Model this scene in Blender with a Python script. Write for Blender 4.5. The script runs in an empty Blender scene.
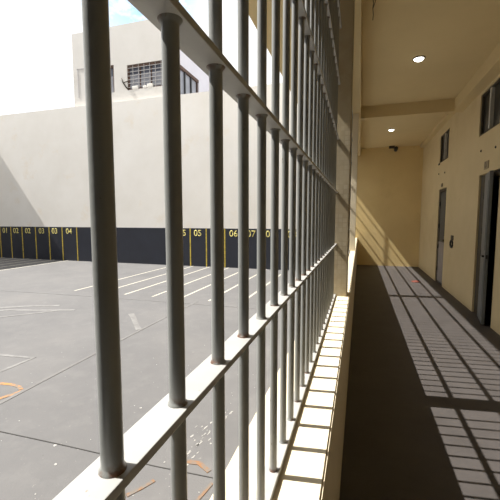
import bpy, bmesh, math, random
from mathutils import Vector, Matrix
random.seed(7)
S = bpy.context.scene
COL = S.collection

# ------------------------------------------------------------------ materials
def nodes_of(name):
    m = bpy.data.materials.new(name); m.use_nodes = True
    nt = m.node_tree
    return m, nt, nt.nodes['Principled BSDF']

def N(nt, kind, **kw):
    n = nt.nodes.new(kind)
    for k, v in kw.items():
        if k in n.inputs: n.inputs[k].default_value = v
        else: setattr(n, k, v)
    return n

def ramp(nt, fac, stops):
    r = nt.nodes.new('ShaderNodeValToRGB')
    e = r.color_ramp.elements
    while len(e) < len(stops): e.new(0.5)
    for el, (p, c) in zip(e, stops):
        el.position = p; el.color = (*c, 1)
    nt.links.new(fac, r.inputs[0])
    return r.outputs[0]

def mix(nt, fac, a, b, mode='MIX'):
    m = nt.nodes.new('ShaderNodeMix'); m.data_type = 'RGBA'; m.blend_type = mode
    for sock, v in ((m.inputs[0], fac), (m.inputs[6], a), (m.inputs[7], b)):
        if hasattr(v, 'links'): nt.links.new(v, sock)
        elif isinstance(v, tuple): sock.default_value = (*v, 1)
        else: sock.default_value = v
    return m.outputs[2]

def coords(nt):
    return nt.nodes.new('ShaderNodeNewGeometry').outputs['Position']

def noise(nt, vec, scale, detail=6, rough=.6):
    n = N(nt, 'ShaderNodeTexNoise'); n.inputs['Scale'].default_value = scale
    n.inputs['Detail'].default_value = detail; n.inputs['Roughness'].default_value = rough
    nt.links.new(vec, n.inputs['Vector'])
    return n.outputs['Fac']

def bump(nt, bsdf, h, strength=.2, dist=.01):
    b = N(nt, 'ShaderNodeBump'); b.inputs['Strength'].default_value = strength
    b.inputs['Distance'].default_value = dist
    nt.links.new(h, b.inputs['Height']); nt.links.new(b.outputs[0], bsdf.inputs['Normal'])

def plaster(name, c1, c2, scale=1.6, stain=None, rough=.85, bumpy=.25):
    m, nt, p = nodes_of(name)
    v = coords(nt)
    n1 = noise(nt, v, scale)
    col = ramp(nt, n1, [(.3, c1), (.7, c2)])
    if stain:
        n2 = noise(nt, v, .8, 9, .7)
        f = ramp(nt, n2, [(.56, (0, 0, 0)), (.75, (1, 1, 1))])
        col = mix(nt, f, col, stain)
    nt.links.new(col, p.inputs['Base Color'])
    p.inputs['Roughness'].default_value = rough
    bump(nt, p, noise(nt, v, 55, 4), bumpy, .004)
    return m

def plain(name, c, rough=.6, metal=0.0, var=.12, scale=14):
    m, nt, p = nodes_of(name)
    v = coords(nt)
    c2 = tuple(x * (1 - var) for x in c)
    nt.links.new(ramp(nt, noise(nt, v, scale), [(.35, c2), (.65, c)]), p.inputs['Base Color'])
    p.inputs['Roughness'].default_value = rough
    p.inputs['Metallic'].default_value = metal
    return m

M = {}
M['cream'] = plaster('cream_wall_paint', (.65, .52, .29), (.71, .575, .335), 1.3, (.60, .47, .25))
M['ceiling'] = plaster('beige_ceiling_paint', (.655, .52, .28), (.71, .57, .315), .9)
M['sill'] = plaster('cream_sill_paint', (.70, .61, .445), (.75, .66, .49), 3)
M['yardwall'] = plaster('pale_render', (.72, .69, .64), (.79, .765, .725), .7, (.72, .645, .54), bumpy=.5)
M['facade'] = plaster('pale_facade_render', (.62, .595, .555), (.67, .645, .61), 1.1, (.57, .535, .49), bumpy=.5)
M['facade_side_shade'] = plaster('facade_render_shade_tint', (.62, .60, .64), (.68, .66, .70), 1.1)  # lavender tint paints the skylit shade of the side face into its colour
M['band'] = plaster('dark_blue_dado_paint', (.011, .013, .022), (.016, .019, .031), 2.0, None, .55)
M['yellow'] = plain('yellow_line_paint', (.62, .47, .06), .7, var=.45, scale=9)
M['yellow_number'] = plain('pale_yellow_number_paint', (.78, .68, .22), .7, var=.2)
M['black'] = plain('black_metal', (.02, .019, .018), .5)
M['darkbrown'] = plain('dark_brown_metal', (.055, .042, .028), .6)
M['door_metal'] = plain('grey_painted_steel', (.165, .178, .182), .5, var=.2, scale=5)
M['door_dark'] = plain('dark_slate_painted_steel', (.062, .068, .072), .5, var=.2, scale=5)
M['door_low'] = plain('pale_grey_painted_steel', (.33, .30, .29), .5, var=.2, scale=5)
M['frame_brown'] = plain('brown_grey_door_frame_paint', (.068, .054, .033), .65, var=.3, scale=8)
M['mullion'] = plain('pale_grey_window_frame_paint', (.58, .56, .50), .6)
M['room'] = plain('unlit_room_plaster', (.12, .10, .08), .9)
M['rust'] = plain('rusty_steel', (.20, .085, .03), .9, var=.5, scale=40)
M['rednote'] = plain('red_brown_scrap', (.20, .045, .025), .8, var=.4, scale=30)
M['silver'] = plain('grey_lamp_ring', (.16, .14, .11), .4, .3)
M['winframe'] = plain('brown_window_frame', (.115, .062, .04), .7, var=.4, scale=3)
M['winbar'] = plain('pale_window_bars', (.50, .48, .47), .7)
M['plate'] = plain('brown_number_plate', (.16, .12, .07), .6)
M['added_partition'] = plain('dark_added_partition_paint', (.045, .038, .028), .7)  # dark colour for the added partition, cuts light bounced onto the bars
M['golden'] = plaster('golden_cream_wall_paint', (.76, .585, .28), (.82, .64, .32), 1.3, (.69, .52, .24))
M['tan_plate'] = plain('tan_number_plate', (.36, .28, .16), .6)
M['white_line'] = None

def glass(name, c, rough=.15):
    m, nt, p = nodes_of(name)
    v = coords(nt)
    nt.links.new(ramp(nt, noise(nt, v, 3), [(.3, c), (.7, tuple(x * 1.4 for x in c))]), p.inputs['Base Color'])
    p.inputs['Roughness'].default_value = rough
    return m
M['glass_dark'] = glass('dark_window_glass', (.022, .021, .018), .35)
M['glass_pale'] = glass('pale_dusty_window_glass', (.22, .225, .25), .3)
M['glass_upper'] = glass('dark_blue_window_glass', (.05, .055, .075), .3)

# barred steel: grey enamel, rust around the welds
m, nt, p = nodes_of('grey_enamel_steel')
v = coords(nt)
base = ramp(nt, noise(nt, v, 9), [(.3, (.235, .24, .23)), (.7, (.285, .29, .28))])
chips = ramp(nt, noise(nt, v, 70, 3), [(.70, (0, 0, 0)), (.76, (1, 1, 1))])
col = mix(nt, chips, base, (.10, .08, .06))
sep = N(nt, 'ShaderNodeSeparateXYZ'); nt.links.new(v, sep.inputs[0])
md = N(nt, 'ShaderNodeMath', operation='SUBTRACT'); nt.links.new(sep.outputs[2], md.inputs[0]); md.inputs[1].default_value = .938
pp = N(nt, 'ShaderNodeMath', operation='PINGPONG'); nt.links.new(md.outputs[0], pp.inputs[0]); pp.inputs[1].default_value = .22
rz = ramp(nt, pp.outputs[0], [(.004, (1, 1, 1)), (.016, (0, 0, 0))])
rn = ramp(nt, noise(nt, v, 45, 4), [(.46, (0, 0, 0)), (.56, (1, 1, 1))])
col = mix(nt, mix(nt, 1.0, rz, rn, 'MULTIPLY'), col, (.13, .05, .02))
nt.links.new(col, p.inputs['Base Color'])
p.inputs['Roughness'].default_value = .34; p.inputs['Specular IOR Level'].default_value = .5
bump(nt, p, noise(nt, v, 120, 3), .12, .002)
M['steel'] = m
m, nt, p = nodes_of('pale_enamel_flat_steel')
v = coords(nt)
base = ramp(nt, noise(nt, v, 12), [(.3, (.38, .375, .36)), (.7, (.45, .445, .43))])
spots = ramp(nt, noise(nt, v, 60, 4), [(.68, (0, 0, 0)), (.74, (1, 1, 1))])
nt.links.new(mix(nt, spots, base, (.25, .17, .11)), p.inputs['Base Color'])
p.inputs['Roughness'].default_value = .5
M['rail'] = m

# corridor floor: dark sealed concrete
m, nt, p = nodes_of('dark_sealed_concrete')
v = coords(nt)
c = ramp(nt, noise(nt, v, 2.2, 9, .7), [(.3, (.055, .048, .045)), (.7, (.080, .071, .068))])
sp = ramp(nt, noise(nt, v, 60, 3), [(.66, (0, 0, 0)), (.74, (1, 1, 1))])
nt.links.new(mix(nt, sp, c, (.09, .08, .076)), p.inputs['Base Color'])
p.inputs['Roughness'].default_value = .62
bump(nt, p, noise(nt, v, 90, 5), .25, .003)
M['floor'] = m

# courtyard asphalt / worn concrete
m, nt, p = nodes_of('worn_grey_courtyard_concrete')
v = coords(nt)
c = ramp(nt, noise(nt, v, .55, 10, .65), [(.28, (.108, .106, .108)), (.5, (.130, .127, .128)), (.72, (.155, .149, .146))])
c = mix(nt, ramp(nt, noise(nt, v, 3.5, 8, .7), [(.50, (0, 0, 0)), (.8, (.6, .6, .6))]), c, (.18, .175, .172))
sp = ramp(nt, noise(nt, v, 22, 5, .7), [(.66, (0, 0, 0)), (.72, (1, 1, 1))])
c = mix(nt, sp, c, (.24, .23, .22))
dk = ramp(nt, noise(nt, v, 14, 5, .6), [(.24, (1, 1, 1)), (.30, (0, 0, 0))])
c = mix(nt, dk, c, (.085, .08, .078))
nt.links.new(c, p.inputs['Base Color'])
p.inputs['Roughness'].default_value = .85
bump(nt, p, noise(nt, v, 70, 6), .4, .006)
M['ground'] = m

def worn_paint(name, c, under, lo=.42, hi=.6, scale=7):
    m, nt, p = nodes_of(name)
    v = coords(nt)
    f = ramp(nt, noise(nt, v, scale, 8, .7), [(lo, (0, 0, 0)), (hi, (1, 1, 1))])
    nt.links.new(mix(nt, f, under, c), p.inputs['Base Color'])
    p.inputs['Roughness'].default_value = .8
    return m
M['white_line'] = worn_paint('white_line_paint', (.48, .45, .38), (.22, .21, .2), .30, .46)
M['faded_white'] = worn_paint('faded_white_ground_paint', (.225, .22, .215), (.14, .135, .133), .35, .65, 5)
M['splash'] = worn_paint('white_paint_splashes', (.46, .45, .43), (.2, .195, .19), .36, .56, 60)
M['orange'] = worn_paint('worn_orange_ground_paint', (.46, .20, .045), (.17, .145, .12), .42, .60, 12)
M['rust_stain'] = worn_paint('rust_stain', (.24, .115, .045), (.15, .135, .12), .42, .62, 22)
M['joint'] = plain('dark_joint_line', (.045, .042, .04), .9)
M['pale_joint'] = worn_paint('pale_joint_line', (.175, .17, .166), (.135, .13, .128), .36, .66, 3)

# column with small peeling blocks
m, nt, p = nodes_of('peeling_column_paint')
v = coords(nt)
sw = N(nt, 'ShaderNodeMapping'); nt.links.new(v, sw.inputs[0]); sw.inputs['Rotation'].default_value = (math.pi / 2, 0, 0)
bt = N(nt, 'ShaderNodeTexBrick'); nt.links.new(sw.outputs[0], bt.inputs['Vector'])
bt.inputs['Scale'].default_value = 1.0
bt.inputs['Brick Width'].default_value = .035; bt.inputs['Row Height'].default_value = .04; bt.inputs['Bias'].default_value = -.1
bt.inputs['Mortar Size'].default_value = .003; bt.offset = 0
bt.inputs['Color1'].default_value = (.44, .375, .26, 1); bt.inputs['Color2'].default_value = (.34, .28, .18, 1)
bt.inputs['Mortar'].default_value = (.33, .27, .18, 1)
rustf = ramp(nt, noise(nt, v, 2.6, 8, .7), [(.52, (0, 0, 0)), (.72, (1, 1, 1))])
sz = N(nt, 'ShaderNodeSeparateXYZ'); nt.links.new(v, sz.inputs[0])
top = ramp(nt, N(nt, 'ShaderNodeMath', operation='MULTIPLY').outputs[0], [(.55, (0, 0, 0)), (.62, (1, 1, 1))])
mm = top.node.inputs[0].links[0].from_node; nt.links.new(sz.outputs[2], mm.inputs[0]); mm.inputs[1].default_value = .25
tiles = mix(nt, ramp(nt, noise(nt, v, 7, 4), [(.45, (0, 0, 0)), (.68, (1, 1, 1))]), bt.outputs[0], (.40, .335, .225))
tiles = mix(nt, top, tiles, (.42, .345, .215))
nt.links.new(mix(nt, rustf, tiles, (.36, .27, .15)), p.inputs['Base Color'])
p.inputs['Roughness'].default_value = .8
M['column'] = m

def emitter(name, c, s):
    m, nt, p = nodes_of(name)
    p.inputs['Base Color'].default_value = (*c, 1)
    p.inputs['Emission Color'].default_value = (*c, 1)
    p.inputs['Emission Strength'].default_value = s
    return m
M['bulb'] = emitter('lit_white_bulb', (1, .97, .9), 6.0)

# ------------------------------------------------------------------ mesh helpers
def box(bm, x0, x1, y0, y1, z0, z1):
    vs = [bm.verts.new((x, y, z)) for x in (x0, x1) for y in (y0, y1) for z in (z0, z1)]
    for f in ((0, 1, 3, 2), (4, 6, 7, 5), (0, 4, 5, 1), (2, 3, 7, 6), (0, 2, 6, 4), (1, 5, 7, 3)):
        bm.faces.new([vs[i] for i in f])

def bevel(bm, w, seg=2):
    bmesh.ops.recalc_face_normals(bm, faces=bm.faces)
    bmesh.ops.bevel(bm, geom=list(bm.edges), offset=w, segments=seg, affect='EDGES', profile=.6)

def lathe(bm, prof, n=20, c=(0, 0), axis='Z'):
    rings = []
    for r, z in prof:
        ring = []
        for i in range(n):
            a = 2 * math.pi * i / n
            ring.append(bm.verts.new((c[0] + r * math.cos(a), c[1] + r * math.sin(a), z)))
        rings.append(ring)
    for a, b in zip(rings, rings[1:]):
        for i in range(n):
            bm.faces.new((a[i], a[(i + 1) % n], b[(i + 1) % n], b[i]))
    bm.faces.new(list(reversed(rings[0]))); bm.faces.new(rings[-1])

def tube(bm, pts, r, n=8):
    pts = [Vector(p) for p in pts]; rings = []
    for i, q in enumerate(pts):
        d = (pts[min(i + 1, len(pts) - 1)] - pts[max(i - 1, 0)]).normalized()
        u = d.cross(Vector((0, 0, 1)))
        if u.length < 1e-3: u = d.cross(Vector((1, 0, 0)))
        u.normalize(); w = d.cross(u)
        rings.append([bm.verts.new(q + r * (math.cos(2 * math.pi * k / n) * u + math.sin(2 * math.pi * k / n) * w)) for k in range(n)])
    for a, b in zip(rings, rings[1:]):
        for k in range(n): bm.faces.new((a[k], a[(k + 1) % n], b[(k + 1) % n], b[k]))
    bm.faces.new(list(reversed(rings[0]))); bm.faces.new(rings[-1])

def prism(bm, pts, z0, z1):
    """flat outline given as (x, y) lifted from z0 to z1"""
    a = [bm.verts.new((x, y, z0)) for x, y in pts]; b = [bm.verts.new((x, y, z1)) for x, y in pts]
    n = len(pts)
    bm.faces.new(list(reversed(a))); bm.faces.new(b)
    for i in range(n): bm.faces.new((a[i], a[(i + 1) % n], b[(i + 1) % n], b[i]))

def obj(name, bm, mat, parent=None, smooth=False, origin=None):
    bmesh.ops.recalc_face_normals(bm, faces=bm.faces)
    vs = [v.co for v in bm.verts]
    if origin is None:
        lo = [min(v[i] for v in vs) for i in range(3)]; hi = [max(v[i] for v in vs) for i in range(3)]
        origin = Vector(((lo[0] + hi[0]) / 2, (lo[1] + hi[1]) / 2, lo[2]))
    origin = Vector(origin)
    bmesh.ops.translate(bm, verts=bm.verts, vec=-origin)
    me = bpy.data.meshes.new(name); bm.to_mesh(me); bm.free()
    me.materials.append(mat)
    if smooth:
        for f in me.polygons: f.use_smooth = True
    o = bpy.data.objects.new(name, me); COL.objects.link(o)
    if parent is not None:
        w = Vector((0, 0, 0)); q = parent
        while q is not None: w += q.location; q = q.parent
        o.parent = parent; o.location = origin - w
    else:
        o.location = origin
    return o

def B(*boxes, bev=0):
    bm = bmesh.new()
    for b in boxes:
        if bev:
            t = bmesh.new(); box(t, *b); bevel(t, bev)
            me = bpy.data.meshes.new('tmp'); t.to_mesh(me); t.free(); bm.from_mesh(me); bpy.data.meshes.remove(me)
        else: box(bm, *b)
    return bm

def struct(name, bm, mat, label=None, parent=None):
    o = obj(name, bm, mat, parent)
    if parent is None: o['kind'] = 'structure'
    if label: o['label'] = label
    return o

def thing(name, loc, label, cat, group=None):
    o = bpy.data.objects.new(name, None); COL.objects.link(o); o.location = loc
    o.empty_display_size = .1
    o['label'] = label; o['category'] = cat
    if group: o['group'] = group
    return o

def tag(o, label, cat, group=None):
    o['label'] = label; o['category'] = cat
    if group: o['group'] = group
    return o

def wall_grid(axis, t0, t1, us, zs, holes):
    """a wall of thickness t0..t1 on axis X or Y with rectangular openings; faces only where solid meets void"""
    us = sorted(set(us + [h[0] for h in holes] + [h[1] for h in holes]))
    zs = sorted(set(zs + [h[2] for h in holes] + [h[3] for h in holes]))
    def solid(i, j):
        if not (0 <= i < len(us) - 1 and 0 <= j < len(zs) - 1): return False
        u = (us[i] + us[i + 1]) / 2; z = (zs[j] + zs[j + 1]) / 2
        return not any(h[0] < u < h[1] and h[2] < z < h[3] for h in holes)
    bm = bmesh.new(); cache = {}
    def V(t, u, z):
        k = (t, u, z)
        if k not in cache: cache[k] = bm.verts.new((t, u, z) if axis == 'X' else (u, t, z))
        return cache[k]
    for i in range(len(us) - 1):
        for j in range(len(zs) - 1):
            if not solid(i, j): continue
            u0, u1, z0, z1 = us[i], us[i + 1], zs[j], zs[j + 1]
            for t in (t0, t1): bm.faces.new((V(t, u0, z0), V(t, u1, z0), V(t, u1, z1), V(t, u0, z1)))
            if not solid(i - 1, j): bm.faces.new((V(t0, u0, z0), V(t1, u0, z0), V(t1, u0, z1), V(t0, u0, z1)))
            if not solid(i + 1, j): bm.faces.new((V(t0, u1, z0), V(t1, u1, z0), V(t1, u1, z1), V(t0, u1, z1)))
            if not solid(i, j - 1): bm.faces.new((V(t0, u0, z0), V(t0, u1, z0), V(t1, u1, z0), V(t1, u0, z0)))
            if not solid(i, j + 1): bm.faces.new((V(t0, u0, z1), V(t0, u1, z1), V(t1, u1, z1), V(t1, u0, z1)))
    return bm

# ------------------------------------------------------------------ key sizes
XR = 1.87            # corridor face of the right wall
XP = -.07            # corridor face of the parapet
YE = 12.57           # end wall
YB = -1.0            # back of the corridor, behind the viewer
ZC = 3.90            # ceiling
GZ = -.30            # courtyard level
YW = 12.57           # courtyard end wall
SILL = .925

# ------------------------------------------------------------------ the corridor shell
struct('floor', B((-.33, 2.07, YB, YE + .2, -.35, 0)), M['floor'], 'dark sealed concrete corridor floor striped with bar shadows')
struct('ceiling', B((-1.27, 2.07, YB - 2.5, YE + .2, ZC, ZC + .2)), M['ceiling'], 'beige corridor ceiling running on into an overhanging eave')
door1 = (9.10, 9.90); door2 = (5.86, 6.78)
win1 = (9.10, 10.02); win2 = (6.00, 6.93)
struct('wall_right', wall_grid('X', XR, XR + .2, [YB, YE], [0, ZC],
       [(door1[0], door1[1], 0, 2.30), (door2[0], door2[1], 0, 2.30), (*win1, 2.96, 3.63), (*win2, 2.95, 3.63)]),
       M['cream'], 'cream corridor wall with two doors and two high windows')
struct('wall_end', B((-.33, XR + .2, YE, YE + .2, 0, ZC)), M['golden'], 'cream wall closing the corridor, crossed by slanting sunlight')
struct('wall_back_added', B((-.33, XR + .2, YB - .2, YB, -.3, ZC)), M['added_partition'], 'unseen dark partition added behind the viewer to keep the near bars dark')  # unseen, added so less corridor light reaches the near bars
bm = B((-.33, XP, -1.0, YE, -.30, SILL))
bmesh.ops.bevel(bm, geom=[e for e in bm.edges if all(v.co.z > .9 for v in e.verts)], offset=.006, segments=2, affect='EDGES')
struct('wall_parapet', bm, M['sill'], 'low cream parapet under the bars with a sunlit top')
# beams
struct('trim_1', B((-.045, 1.69, 7.90, 8.05, 3.665, ZC)), M['ceiling'], 'beige ceiling beam crossing the corridor')
struct('trim_3', B((-.33, -.045, -1.0, YE, 3.67, ZC)), M['ceiling'], 'beige beam over the barred openings')
struct('trim_4', B((1.76, XR, 8.05, YE, 3.82, ZC)), M['ceiling'], 'narrow ledge along the top of the right wall beyond the cross beam')
struct('trim_2', B((1.69, XR, YB, 8.05, 3.68, ZC)), M['ceiling'], 'beige beam along the top of the right wall')
# columns between the bars
for i, (y0, y1) in enumerate(((3.09, 3.265), (7.52, 7.68))):
    bm = B((-.33, -.09 if i == 0 else -.08, y0, y1, SILL, 3.67))
    bmesh.ops.bevel(bm, geom=[e for e in bm.edges if abs(e.verts[0].co.z - e.verts[1].co.z) > 1], offset=.006, segments=2, affect='EDGES')
    o = struct('column', bm, M['column'] if i == 0 else M['sill'],
               ['weathered cream column at the end of the nearest barred bay', 'narrow cream column farther along the parapet, under the ceiling beam'][i])

# dark cells behind the doors
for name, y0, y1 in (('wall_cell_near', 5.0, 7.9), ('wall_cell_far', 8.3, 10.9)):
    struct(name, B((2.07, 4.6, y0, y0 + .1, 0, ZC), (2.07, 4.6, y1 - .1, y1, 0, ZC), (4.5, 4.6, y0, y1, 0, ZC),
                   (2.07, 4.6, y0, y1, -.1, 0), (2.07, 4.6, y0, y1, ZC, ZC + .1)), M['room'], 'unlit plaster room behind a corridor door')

# ------------------------------------------------------------------ doors
def hinge(parent, x, y, z):
    bm = bmesh.new(); lathe(bm, [(.013, z - .05), (.016, z - .045), (.016, z + .045), (.013, z + .05)], 12, (x, y))
    return obj('hinge', bm, M['black'], parent, True)

# near door: leaf ajar into the corridor
D = bpy.data.objects.new('door_1', None); COL.objects.link(D); D.location = (XR, 6.6, 0)
D['kind'] = 'structure'; D['label'] = 'near grey steel door standing ajar before a black room'; D['category'] = 'door'
obj('door_frame', B((1.90, 1.99, 6.47, 6.779, 0, 2.29), (1.885, 1.99, 5.861, 5.90, 0, 2.29), (1.885, 1.99, 5.90, 6.47, 2.20, 2.29), bev=.004), M['frame_brown'], D)
hx, hy = 1.862, 6.455
fx, fy = 1.768, 5.94
d = Vector((fx - hx, fy - hy, 0)).normalized(); n = Vector((-d.y, d.x, 0))
if n.x < 0: n = -n
L = (Vector((fx, fy, 0)) - Vector((hx, hy, 0))).length
def leaf_box(a0, a1, t0, t1, z0, z1):
    bm = bmesh.new(); box(bm, a0, a1, t0, t1, z0, z1); bevel(bm, .003, 1)
    for v in bm.verts:
        q = Vector((hx, hy, 0)) + d * v.co.x + n * v.co.y
        v.co = Vector((q.x, q.y, v.co.z))
    return bm
leaf = obj('door_leaf', leaf_box(0, L, 0, .045, .015, 2.28), M['door_metal'], D)
for a0, a1, z0, z1 in ((.05, L - .05, .12, 1.0), (.05, L - .05, 1.12, 2.15)):
    obj('panel', leaf_box(a0, a1, -.006, .002, z0, z1), M['door_metal'], leaf)
obj('latch_bolt', leaf_box(L - .02, L + .012, .008, .036, 1.00, 1.06), M['black'], leaf)
obj('handle', leaf_box(L - .12, L - .04, -.035, -.004, 1.02, 1.05), M['black'], leaf)
for z in (.55, 1.05, 1.40, 1.95): hinge(D, hx + .012, hy + .020, z)

# far door: recessed leaf, dark above, pale below
D = bpy.data.objects.new('door_2', None); COL.objects.link(D); D.location = (XR, 9.5, 0)
D['kind'] = 'structure'; D['label'] = 'far steel door with a dark upper half and pale lower panel'; D['category'] = 'door'
obj('door_frame', B((1.885, 1.96, 9.76, 9.899, 0, 2.29), (1.885, 1.96, 9.101, 9.15, 0, 2.29), (1.885, 1.96, 9.15, 9.76, 2.23, 2.29), bev=.004), M['frame_brown'], D)
leaf = obj('door_leaf', B((1.895, 1.935, 9.155, 9.755, .015, 2.22), bev=.003), M['door_dark'], D)
obj('lower_panel', B((1.885, 1.897, 9.18, 9.74, .06, 1.02), bev=.003), M['door_low'], leaf)
obj('upper_panel', B((1.887, 1.897, 9.22, 9.70, 1.18, 2.12), bev=.003), M['door_dark'], leaf)
obj('bolt', B((1.865, 1.895, 9.19, 9.30, 1.05, 1.10), bev=.004), M['black'], leaf)
for z in (.35, .9, 1.4, 1.95): hinge(D, 1.876, 9.765, z)

# high windows
def high_window(idx, y0, y1, z0, z1, ymull, label):
    W = bpy.data.objects.new('window_%d' % idx, None); COL.objects.link(W); W.location = (XR + .1, (y0 + y1) / 2, z0)
    W['kind'] = 'structure'; W['label'] = label; W['category'] = 'window'
    f = .035; x0, x1 = 1.885, 1.945; e = .001
    obj('window_frame', B((x0, x1, y0 + e, y0 + f, z0 + e, z1 - e), (x0, x1, y1 - f, y1 - e, z0 + e, z1 - e), (x0, x1, y0 + f, y1 - f, z0 + e, z0 + f),
                          (x0, x1, y0 + f, y1 - f, z1 - f, z1 - e), bev=.003), M['frame_brown'], W)
    obj('mullion', B((1.868, 1.95, ymull - .025, ymull + .025, z0 + f, z1 - f), bev=.003), M['mullion'], W)
    obj('pane', B((1.92, 1.926, y0 + f, ymull - .02, z0 + f, z1 - f)), M['glass_dark'], W)
    obj('pane', B((1.92, 1.926, ymull + .02, y1 - f, z0 + f, z1 - f)), M['glass_dark'], W)
    return W
high_window(1, *win2, 2.95, 3.63, 6.46, 'near high window in the right wall, cut by the photo edge')
w = high_window(2, *win1, 2.96, 3.63, 9.52, 'far high window above the far door')
obj('broken_sill', B((1.85, 1.90, 9.93, 10.07, 2.925, 2.962), bev=.006), M['darkbrown'], w)

# small things on the corridor wall
def plate(y, z, w, h, label, digits):
    t = obj('number_plate', B((XR - .012, XR - .0005, y - w / 2, y + w / 2, z - h / 2, z + h / 2), bev=.003), M['plate'])
    tag(t, label, 'number plate', 'number plates over the doors')
    return t
def text_mesh(s, size):
    cu = bpy.data.curves.new('tmp', 'FONT'); cu.body = s; cu.size = size; cu.align_x = 'CENTER'; cu.align_y = 'CENTER'
    cu.extrude = .0; cu.offset = size * .002; cu.resolution_u = 4
    o = bpy.data.objects.new('tmp', cu); COL.objects.link(o)
    dg = bpy.context.evaluated_depsgraph_get(); dg.update()
    me = bpy.data.meshes.new_from_object(o.evaluated_get(dg))
    bpy.data.objects.remove(o); bpy.data.curves.remove(cu)
    return me
pl = plate(6.44, 2.425, .20, .125, 'small brown number plate above the near ajar door', '01')
pl2 = plate(9.57, 2.39, .15, .08, 'tiny brown number plate above the far door', '')
pl.data.materials[0] = M['tan_plate']
me = text_mesh('01', .135)
bm = bmesh.new(); bm.from_mesh(me); bpy.data.meshes.remove(me)
ex = bmesh.ops.extrude_face_region(bm, geom=list(bm.faces))
bmesh.ops.translate(bm, verts=[v for v in ex['geom'] if isinstance(v, bmesh.types.BMVert)], vec=(0, 0, .002))
bmesh.ops.transform(bm, verts=bm.verts, matrix=Matrix(((0, 0, -1, XR - .011), (-1, 0, 0, 6.44), (0, 1, 0, 2.425), (0, 0, 0, 1))))
obj('plate_number', bm, M['darkbrown'], pl)

for y, z, lab in ((6.757, 2.694, 'dark wall plug hole left of the pair under the near high window'),
                  (6.091, 2.633, 'dark wall plug hole right of the pair under the near high window'),
                  (10.01, 2.704, 'dark wall plug left of the pair under the far high window'),
                  (9.343, 2.66, 'dark wall plug right of the pair under the far high window')):
    bm = bmesh.new(); lathe(bm, [(.020, 0), (.020, .006), (.012, .014), (.006, .015)], 14)
    bmesh.ops.rotate(bm, verts=bm.verts, matrix=Matrix.Rotation(-math.pi / 2, 3, 'Y'))
    bmesh.ops.translate(bm, verts=bm.verts, vec=(XR, y, z))
    tag(obj('wall_plug', bm, M['darkbrown'], None, True), lab, 'wall plug', 'wall plugs under the high windows')

t = thing('wall_bracket', (XR, 8.36, .98), 'small dark bracket with a hanging loop on cream wall between the two doors', 'bracket')
obj('back_plate', B((XR - .012, XR, 8.24, 8.44, 1.135, 1.235), bev=.004), M['darkbrown'], t)
obj('centre_plate', B((XR - .015, XR - .010, 8.30, 8.36, 1.14, 1.22), bev=.002), M['frame_brown'], t)
bm = bmesh.new()
tube(bm, [(XR - .016, 8.34 + .09 * math.cos(a), 1.06 + .075 * math.sin(a)) for a in [i * 2 * math.pi / 20 for i in range(21)]], .017, 8)
obj('hanging_loop', bm, M['black'], t, True)

# ceiling things
def downlight(x, y, label):
    t = thing('downlight', (x, y, ZC), label, 'ceiling light', 'round ceiling downlights')
    bm = bmesh.new(); n = 32
    prof = [(.068, ZC - .001), (.085, ZC - .001), (.087, ZC - .006), (.082, ZC - .014), (.072, ZC - .016), (.067, ZC - .010)]
    rings = [[bm.verts.new((x + r * math.cos(2 * math.pi * i / n), y + r * math.sin(2 * math.pi * i / n), z)) for i in range(n)] for r, z in prof]
    for a, b in zip(rings, rings[1:] + rings[:1]):
        for i in range(n): bm.faces.new((a[i], a[(i + 1) % n], b[(i + 1) % n], b[i]))
    obj('lamp_ring', bm, M['silver'], t, True)
    bm = bmesh.new(); lathe(bm, [(.060, ZC - .002), (.066, ZC - .010), (.060, ZC - .024), (.040, ZC - .036), (.012, ZC - .040)], 24, (x, y))
    obj('bulb', bm, M['bulb'], t, True)
downlight(.75, 5.80, 'lit round downlight in the ceiling before the cross beam')
downlight(.72, 10.10, 'lit round downlight in the ceiling beyond the cross beam')

t = thing('ceiling_fixture', (1.0, 12.40, ZC), 'small dark two-part fixture under the ceiling at the far end wall', 'fixture')
obj('mount', B((.83, 1.00, 12.33, 12.50, 3.84, ZC), bev=.01), M['darkbrown'], t)
bm = bmesh.new(); lathe(bm, [(.01, -.12), (.045, -.115), (.055, -.09), (.055, .07), (.045, .10), (.01, .105)], 18)
bmesh.ops.rotate(bm, verts=bm.verts, matrix=Matrix.Rotation(math.radians(78), 3, 'X'))
bmesh.ops.translate(bm, verts=bm.verts, vec=(1.04, 12.36, 3.80))
obj('housing', bm, M['black'], t, True)
bm = bmesh.new(); tube(bm, [(.95, 12.40, 3.85), (1.0, 12.39, 3.83), (1.04, 12.37, 3.81)], .02, 8); obj('arm', bm, M['darkbrown'], t, True)

bm = bmesh.new()
tube(bm, [(.07, 4.14, ZC), (.075, 4.16, 3.87), (.07, 4.19, 3.83), (.078, 4.20, 3.77), (.074, 4.21, 3.72)], .004, 6)
tube(bm, [(.10, 4.14, ZC), (.09, 4.16, 3.87), (.072, 4.19, 3.83)], .004, 6)
tag(obj('wire_stub', bm, M['darkbrown'], None, True), 'thin dark forked wire hanging from the ceiling near the columns', 'wire')

# red scrap on the corridor floor
bm = bmesh.new()
ring = []
for i in range(14):
    a = 2 * math.pi * i / 14; r = .75 + .25 * random.random()
    ring.append(bm.verts.new((1.385 + .13 * r * math.cos(a), 9.57 + .10 * r * math.sin(a), .004 + .02 * random.random())))
c = bm.verts.new((1.385, 9.57, .045))
lowr = [bm.verts.new((v.co.x, v.co.y, 0.0)) for v in ring]
for i in range(14):
    j = (i + 1) % 14
    bm.faces.new((ring[i], ring[j], c)); bm.faces.new((lowr[i], lowr[j], ring[j], ring[i]))
bm.faces.new(list(reversed(lowr)))
tag(obj('cloth_scrap', bm, M['rednote'], None, True), 'small red-brown scrap lying on the sunlit far corridor floor', 'scrap')

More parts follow.
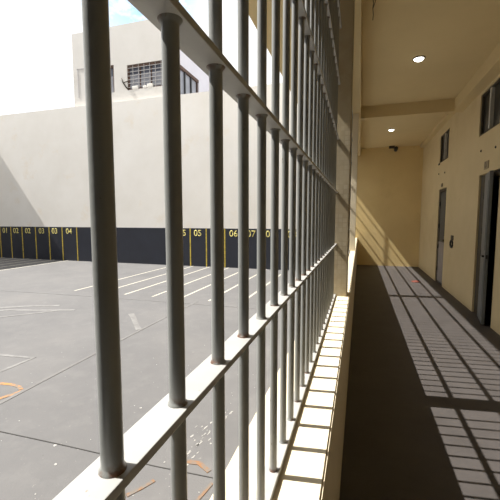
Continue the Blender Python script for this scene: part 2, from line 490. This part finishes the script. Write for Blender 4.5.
# ------------------------------------------------------------------ barred grilles
PITCH = .122; XB = -.2
RAILS = [.942 + .44 * i for i in range(7)]      # top of each flat rail
bm = bmesh.new()
R = .0097; n = 20
prof = [(R, SILL - .004)]
prof += [(R + .0022, RAILS[0]), (R + .0016, RAILS[0] + .002), (R + .0003, RAILS[0] + .0035), (R, RAILS[0] + .005), (R, RAILS[0] + .012)]
for z in RAILS[1:]:
    prof += [(R, z - .024), (R, z - .0165), (R + .0006, z - .0145), (R + .0032, z - .0118), (R + .004, z - .0102), (R + .0022, z + .0002), (R + .0016, z + .002), (R + .0003, z + .0035), (R, z + .005), (R, z + .012)]
prof.append((R, 3.675))
lathe(bm, prof, n, (XB, 0))
bar0 = obj('bar', bm, M['steel'], None, True, origin=(XB, 0, SILL))
for f in bar0.data.polygons:
    if len(f.vertices) > 6: f.use_smooth = False
first = True
def grille(y0, y1, ks, label, ph):
    global first
    t = thing('barred_grille', (XB, (y0 + y1) / 2, SILL), label, 'grille', 'barred grilles between the columns')
    for i, z in enumerate(RAILS):
        x0, x1 = XB - .023, XB + .0165
        bm = B((x0, x1, y0, y1, z - .0105 if i else SILL, z), bev=.0012)
        obj('rail', bm, M['rail'], t)
    for k in ks:
        y = ph + PITCH * k
        if ph < 1: y = {0: .2398, 1: .3545, 2: .4800}.get(k, y - .001)
        if first: b = bar0; first = False
        else:
            b = bar0.copy(); COL.objects.link(b)
        b.parent = t; b.location = Vector((XB, y, SILL)) - t.location
        b.rotation_euler.z = random.uniform(0, 6)
        if k == 0 and ph < 1: b.rotation_euler.z = 0
grille(-1.0, 3.09, range(-3, 23), 'nearest grey barred grille, its thick bars filling the left half of the photo', .238)
grille(3.265, 7.52, range(0, 34), 'middle grey barred grille between the two columns', 3.37)
grille(7.68, YE, range(0, 39), 'farthest grey barred grille between the narrow column and the end wall', 7.79)

# ------------------------------------------------------------------ courtyard
yard = struct('floor_courtyard', B((-26, -.33, YB - 14, YW + .2, GZ - .2, GZ)), M['ground'], 'worn grey courtyard ground with white parking lines')
MARK = [.0015]
def mark(name, pts, mat, label):
    MARK[0] += .00012; h = MARK[0]
    bm = bmesh.new(); prism(bm, pts, GZ, GZ + h)
    o = obj(name, bm, mat, yard)
    o['label'] = label
    return o
def stripe(name, p, q, w, mat, label):
    p, q = Vector(p), Vector(q); d = (q - p).normalized(); s = Vector((-d.y, d.x)) * w / 2
    return mark(name, [tuple(p - s), tuple(q - s), tuple(q + s), tuple(p + s)], mat, label)
for x in (-7.10, -6.27, -5.55, -4.76, -4.02, -3.27, -2.5, -1.75, -1.0):
    stripe('parking_line', (x, 7.32), (x, YW - .02), .055, M['white_line'], 'white painted parking line')
for x in (-12.45, -13.25, -14.0, -14.75, -15.5, -16.25):
    stripe('parking_line', (x, 7.4), (x, YW - .02), .07, M['white_line'], 'white painted parking line')
def curve(name, pts, w, mat, label):
    pts = [Vector(p) for p in pts]; l, r = [], []
    for i, p in enumerate(pts):
        d = (pts[min(i + 1, len(pts) - 1)] - pts[max(i - 1, 0)]).normalized(); s = Vector((-d.y, d.x)) * w / 2 * random.uniform(.8, 1.2)
        l.append(tuple(p + s)); r.append(tuple(p - s))
    return mark(name, r + l[::-1], mat, label)
curve('orange_mark', [(-4.6, 2.95), (-3.95, 2.86), (-3.76, 2.89), (-3.62, 2.87), (-3.55, 2.83)], .055, M['orange'], 'worn orange painted stroke')
curve('orange_mark', [(-3.50, 2.85), (-3.53, 2.74), (-3.58, 2.62), (-3.70, 2.48), (-4.1, 2.2)], .06, M['orange'], 'worn orange painted stroke')
curve('white_mark', [(-5.4, 3.43), (-4.74, 3.50), (-4.20, 3.56), (-4.22, 3.12), (-4.30, 2.70)], .07, M['faded_white'], 'faded white painted corner')
curve('white_mark', [(-8.0, 4.9), (-7.2, 5.45), (-6.83, 5.70), (-6.2, 5.95)], .12, M['faded_white'], 'faded white painted stroke')
curve('white_mark', [(-7.4, 5.05), (-6.9, 5.35), (-6.3, 5.50), (-5.6, 5.75)], .11, M['faded_white'], 'faded white painted stroke')
curve('white_mark', [(-7.2, 4.5), (-6.5, 4.95), (-5.9, 5.6)], .08, M['faded_white'], 'faded white painted stroke')
curve('white_mark', [(-4.30, 5.85), (-4.08, 5.62), (-3.80, 5.30), (-3.55, 5.03)], .10, M['faded_white'], 'faded white painted stroke')
curve('ground_joint', [(-14, 2.05), (-6, 2.12), (-3.0, 2.185), (-2.4, 2.20), (-1.95, 2.205), (-1.45, 2.21), (-.97, 2.23), (-.33, 2.24)], .007, M['joint'], 'thin dark crack line')
curve('ground_joint', [(-3.46, -2), (-3.49, 1.0), (-3.49, 2.55), (-3.51, 3.9), (-3.52, 6.0), (-3.5, 7.2)], .05, M['pale_joint'], 'pale joint line')
curve('ground_joint', [(-9.0, 6.75), (-6.0, 6.9), (-3.0, 6.95), (-.4, 7.0)], .02, M['pale_joint'], 'pale joint line')
curve('rust_mark', [(-1.48, 1.90), (-1.42, 1.99), (-1.375, 2.08)], .03, M['rust_stain'], 'rust streak')
curve('rust_mark', [(-1.24, 2.33), (-1.14, 2.34), (-1.03, 2.28)], .05, M['rust_stain'], 'rust streak')
curve('rust_mark', [(-1.0, 2.0), (-.98, 2.09), (-.965, 2.18)], .025, M['rust_stain'], 'rust streak')
curve('rust_mark', [(-1.86, 1.92), (-1.83, 1.97), (-1.80, 1.99)], .03, M['rust_stain'], 'rust streak')
# white paint splashes, too many to count
bm = bmesh.new()
def blob(x, y, r, st=1.0, ang=0):
    k = 9; pts = []
    for i in range(k):
        a = 2 * math.pi * i / k; q = r * random.uniform(.6, 1.2)
        u, v_ = q * math.cos(a) * st, q * math.sin(a)
        pts.append((x + u * math.cos(ang) - v_ * math.sin(ang), y + u * math.sin(ang) + v_ * math.cos(ang)))
    prism(bm, pts, GZ, GZ + .002)
for i in range(60):
    u = random.random(); blob(-1.32 + .12 * u + random.gauss(0, .06), 2.25 + .85 * u + random.gauss(0, .07), random.uniform(.002, .0075), random.uniform(1.5, 6), 1.35)
for i in range(50):
    blob(random.uniform(-2.6, -.9), random.uniform(1.6, 4.2), random.uniform(.002, .006))
for i in range(40):
    blob(random.uniform(-4.2, -1.2), random.uniform(1.8, 6.5), random.uniform(.003, .007))
for x, y, r in ((-2.39, 2.18, .016), (-2.62, 1.83, .014), (-2.48, 1.68, .012), (-2.2, 2.0, .012), (-1.95, 2.42, .013), (-1.75, 3.0, .022), (-1.72, 3.1, .016), (-2.05, 2.9, .013)):
    blob(x, y, r)
o = obj('paint_splashes', bm, M['splash'], yard); o['kind'] = 'stuff'; o['label'] = 'small white paint splashes'

# end wall of the courtyard with its dark band
cw = struct('wall_courtyard', B((-26, -.33, YW, YW + .2, GZ, 6.32)), M['yardwall'], 'tall pale courtyard wall with a dark numbered band')
band = obj('dado_band', B((-26, -.335, YW - .012, YW, GZ, 1.20)), M['band'], cw); band['label'] = 'dark blue painted band'
for x in (-17.2, -16.45, -15.76, -15.07, -14.26, -13.46, -12.72, -11.91, -6.38, -5.69, -4.92):
    o = obj('yellow_line', B((x - .024, x + .024, YW - .0145, YW - .011, GZ, 1.19)), M['yellow'], band); o['label'] = 'upright yellow line'
def number(s, x):
    me = text_mesh(s, .345)
    bm = bmesh.new(); bm.from_mesh(me); bpy.data.meshes.remove(me)
    ex = bmesh.ops.extrude_face_region(bm, geom=list(bm.faces))
    bmesh.ops.translate(bm, verts=[v for v in ex['geom'] if isinstance(v, bmesh.types.BMVert)], vec=(0, 0, .004))
    bmesh.ops.rotate(bm, verts=bm.verts, matrix=Matrix.Rotation(math.pi / 2, 3, 'X'))
    bmesh.ops.translate(bm, verts=bm.verts, vec=(x, YW - .012, 1.0))
    o = obj('number', bm, M['yellow_number'], band); o['label'] = 'yellow number ' + s
for s, x in (('01', -16.12), ('02', -15.45), ('02', -14.72), ('03', -13.9), ('03', -13.14), ('04', -12.34),
             ('05', -6.72), ('05', -6.05), ('06', -4.56), ('07', -3.86), ('07', -3.13), ('08', -2.33)):
    number(s, x)
struct('wall_near_added', B((-18.1, -.33, -1.25, -1.0, GZ, 6.3)), M['band'], 'unseen dark wall added at the near end to block sky light from the bars')  # unseen, added to shut out the sky behind the near bars
# unseen boundary wall on the left, whose shade falls across the far corner
struct('wall_left', B((-18.4, -18.1, -6, YW, GZ, 7.15)), M['yardwall'], 'tall pale wall at the left side of the courtyard')

# ------------------------------------------------------------------ building behind the courtyard wall
YF = 12.80
bd = thing('building', (-9.7, 14.8, GZ), 'pale flat-topped building with barred windows rising behind the courtyard wall', 'building')
XL, XC = -11.95, -7.17
fw = (-9.24, -7.55, 6.82, 7.80)      # front window
lw = (-10.95, -9.88, 6.80, 7.90)   # window half hidden behind the first bar
bm = wall_grid('Y', YF, YF + .25, [XL, XC], [GZ, 9.36], [fw, lw])
obj('front_wall', bm, M['facade'], bd)
sw_ = (13.35, 15.2, 6.62, 7.84)
obj('side_wall', wall_grid('X', XC - .25, XC, [YF + .25, 16.6], [GZ, 9.36], [sw_]), M['facade_side_shade'], bd)  # shade tint carried by the render colour
obj('rear_wall', B((XL, XC - .25, 16.4, 16.6, GZ, 9.36), (XL, XL + .25, YF + .25, 16.4, GZ, 9.36)), M['facade'], bd)
obj('roof', B((XL, XC, YF, 16.6, 9.36, 9.40)), M['facade'], bd)
obj('inner_wall', B((XL + .25, XC - .25, YF + .9, YF + 1.0, GZ, 9.3)), M['room'], bd)
# front window
x0, x1, z0, z1 = fw; e = .002
yf0, yf1 = YF + .03, YF + .10
wf = obj('window', B((x0 + e, x0 + .08, yf0, yf1, z0 + e, z1 - e), (x1 - .06, x1 - e, yf0, yf1, z0 + e, z1 - e), (x0 + .08, x1 - .06, yf0, yf1, z1 - .10, z1 - e),
                     (x0 + .08, x1 - .06, yf0, yf1, z0 + e, z0 + .05), bev=.006), M['winframe'], bd)
obj('upper_pane', B((x0 + .08, x1 - .06, YF + .085, YF + .095, z1 - .36, z1 - .10)), M['glass_upper'], wf)
wd = (x1 - x0 - .14) / 3
for i in range(3):
    obj('pane', B((x0 + .08 + i * wd, x0 + .08 + (i + 1) * wd - .05, YF + .075, YF + .085, z0 + .05, z1 - .36)), M['glass_pale'], wf)
for i in (1, 2): obj('sash_bar', B((x0 + .08 + i * wd - .035, x0 + .08 + i * wd + .005, YF + .05, YF + .09, z0 + .05, z1 - .10)), M['winframe'], wf)
g = [(x0, x1, YF + .012, YF + .028, z0 + .10 + .15 * i, z0 + .114 + .15 * i) for i in range(6)] + \
    [(x0 + .26 * i, x0 + .26 * i + .013, YF + .012, YF + .026, z0, z1) for i in range(1, 7)]
obj('window_bars', B(*g), M['winbar'], wf)
for sa, sb, sh in ((.22, .50, .14), (.72, .90, .10), (.92, 1.18, .16)): obj('sill_stone', B((x0 + sa, x0 + sb, YF - .01, YF + .10, z0, z0 + sh), bev=.03), M['yardwall'], wf)
bm = bmesh.new()
tube(bm, [(x0 - .25, YF - .05, z0 + .48), (x0 - .17, YF - .05, z0 + .30), (x0 - .05, YF - .04, z0 + .12), (x0 + .03, YF, z0 + .03)], .028, 8)
tube(bm, [(x0 - .17, YF - .05, z0 + .30), (x0 - .03, YF - .05, z0 + .32), (x0 + .02, YF, z0 + .34)], .02, 8)
o = obj('window_arm', bm, M['darkbrown'], wf, True); o['label'] = 'dark leaning arm beside the window'
# half-hidden window
x0, x1, z0, z1 = lw
wf = obj('window', B((x0 + e, x0 + .06, yf0, yf1, z0 + e, z1 - e), (x1 - .06, x1 - e, yf0, yf1, z0 + e, z1 - e), (x0 + .06, x1 - .06, yf0, yf1, z1 - .1, z1 - e)), M['winframe'], bd)
obj('upper_pane', B((x0 + .06, x1 - .06, YF + .08, YF + .09, z1 - .42, z1 - .1)), M['glass_upper'], wf)
obj('pane', B((x0 + .06, x1 - .06, YF + .08, YF + .09, z0, z1 - .42)), M['glass_pale'], wf)
# filled-in opening, traced by its old edge
xa, xb_, za, zb = -11.72, -11.32, 6.75, 7.95
o = obj('old_window_edge', B((xa, xa + .04, YF - .015, YF, za, zb), (xb_, xb_ + .05, YF - .015, YF, za, zb), (xa, xb_, YF - .015, YF, zb - .04, zb)), M['winbar'], bd)
# side window
y0, y1, z0, z1 = sw_
xs0, xs1 = XC - .12, XC - .05
wf = obj('window', B((xs0, xs1, y0 + e, y0 + .06, z0, z1 - e), (xs0, xs1, y1 - .06, y1 - e, z0, z1 - e), (xs0, XC - .0, y0 + e, y1 - e, z1 - .12, z1 - e), bev=.006), M['winframe'], bd)
pw = (y1 - y0 - .12) / 3
for i in range(3):
    obj('pane', B((XC - .10, XC - .09, y0 + .06 + i * pw, y0 + .06 + (i + 1) * pw - .06, z0 + .02, z1 - .13)), M['glass_pale'], wf)
for i in (1, 2): obj('sash_bar', B((XC - .11, XC - .04, y0 + .06 + i * pw - .07, y0 + .06 + i * pw + .02, z0 + .02, z1 - .12)), M['black'], wf)

# ------------------------------------------------------------------ light
sun = bpy.data.lights.new('sun', 'SUN'); sun.energy = 8.6; sun.angle = math.radians(.53); sun.color = (1, .965, .90)
so = bpy.data.objects.new('sun', sun); COL.objects.link(so); so.location = (-20, -4, 25)
so.rotation_euler = Vector((.745, .10, -1)).to_track_quat('-Z', 'Y').to_euler()

w = bpy.data.worlds.new('sky'); S.world = w; w.use_nodes = True
nt = w.node_tree; bg = nt.nodes['Background']
tc = N(nt, 'ShaderNodeTexCoord')
mp = N(nt, 'ShaderNodeMapping'); nt.links.new(tc.outputs['Generated'], mp.inputs[0]); mp.inputs['Scale'].default_value = (1, 1, 1.8)
cl = noise(nt, mp.outputs[0], 2.4, 8, .55)
f = ramp(nt, cl, [(.28, (1, 1, 1)), (.39, (0, 0, 0))])
def sky_gap(d, inner, outer):
    dp = N(nt, 'ShaderNodeVectorMath', operation='DOT_PRODUCT')
    nm = N(nt, 'ShaderNodeVectorMath', operation='NORMALIZE'); nt.links.new(tc.outputs['Generated'], nm.inputs[0])
    nt.links.new(nm.outputs[0], dp.inputs[0]); dp.inputs[1].default_value = Vector(d).normalized()
    mr = N(nt, 'ShaderNodeMapRange'); nt.links.new(dp.outputs['Value'], mr.inputs[0])
    mr.inputs[1].default_value = math.cos(outer); mr.inputs[2].default_value = math.cos(inner)
    return mr.outputs[0]
fine = ramp(nt, noise(nt, mp.outputs[0], 11, 7, .6), [(.36, (0, 0, 0)), (.50, (1, 1, 1))])
f = mix(nt, sky_gap((-.472, .718, .515), .03, .16), f, fine)
col = mix(nt, f, (1.0, 1.0, 1.0), (.42, .70, 1.0))
nt.links.new(col, bg.inputs[0]); bg.inputs[1].default_value = 1.2

# ------------------------------------------------------------------ camera
cam = bpy.data.cameras.new('camera'); co = bpy.data.objects.new('camera', cam); COL.objects.link(co)
cam.sensor_fit = 'HORIZONTAL'; cam.sensor_width = 24; cam.lens = 352 / 500 * 24; cam.clip_start = .02
pitch = math.atan(32 / 352); yaw = math.atan(110 * math.cos(pitch) / 352)
co.location = (0, 0, 1.6); co.rotation_euler = (math.pi / 2 - pitch, 0, yaw)
S.camera = co
S.view_settings.view_transform = 'Standard'; S.view_settings.look = 'None'
S.view_settings.gamma = 1; S.view_settings.use_curve_mapping = False
S.view_settings.exposure = .16
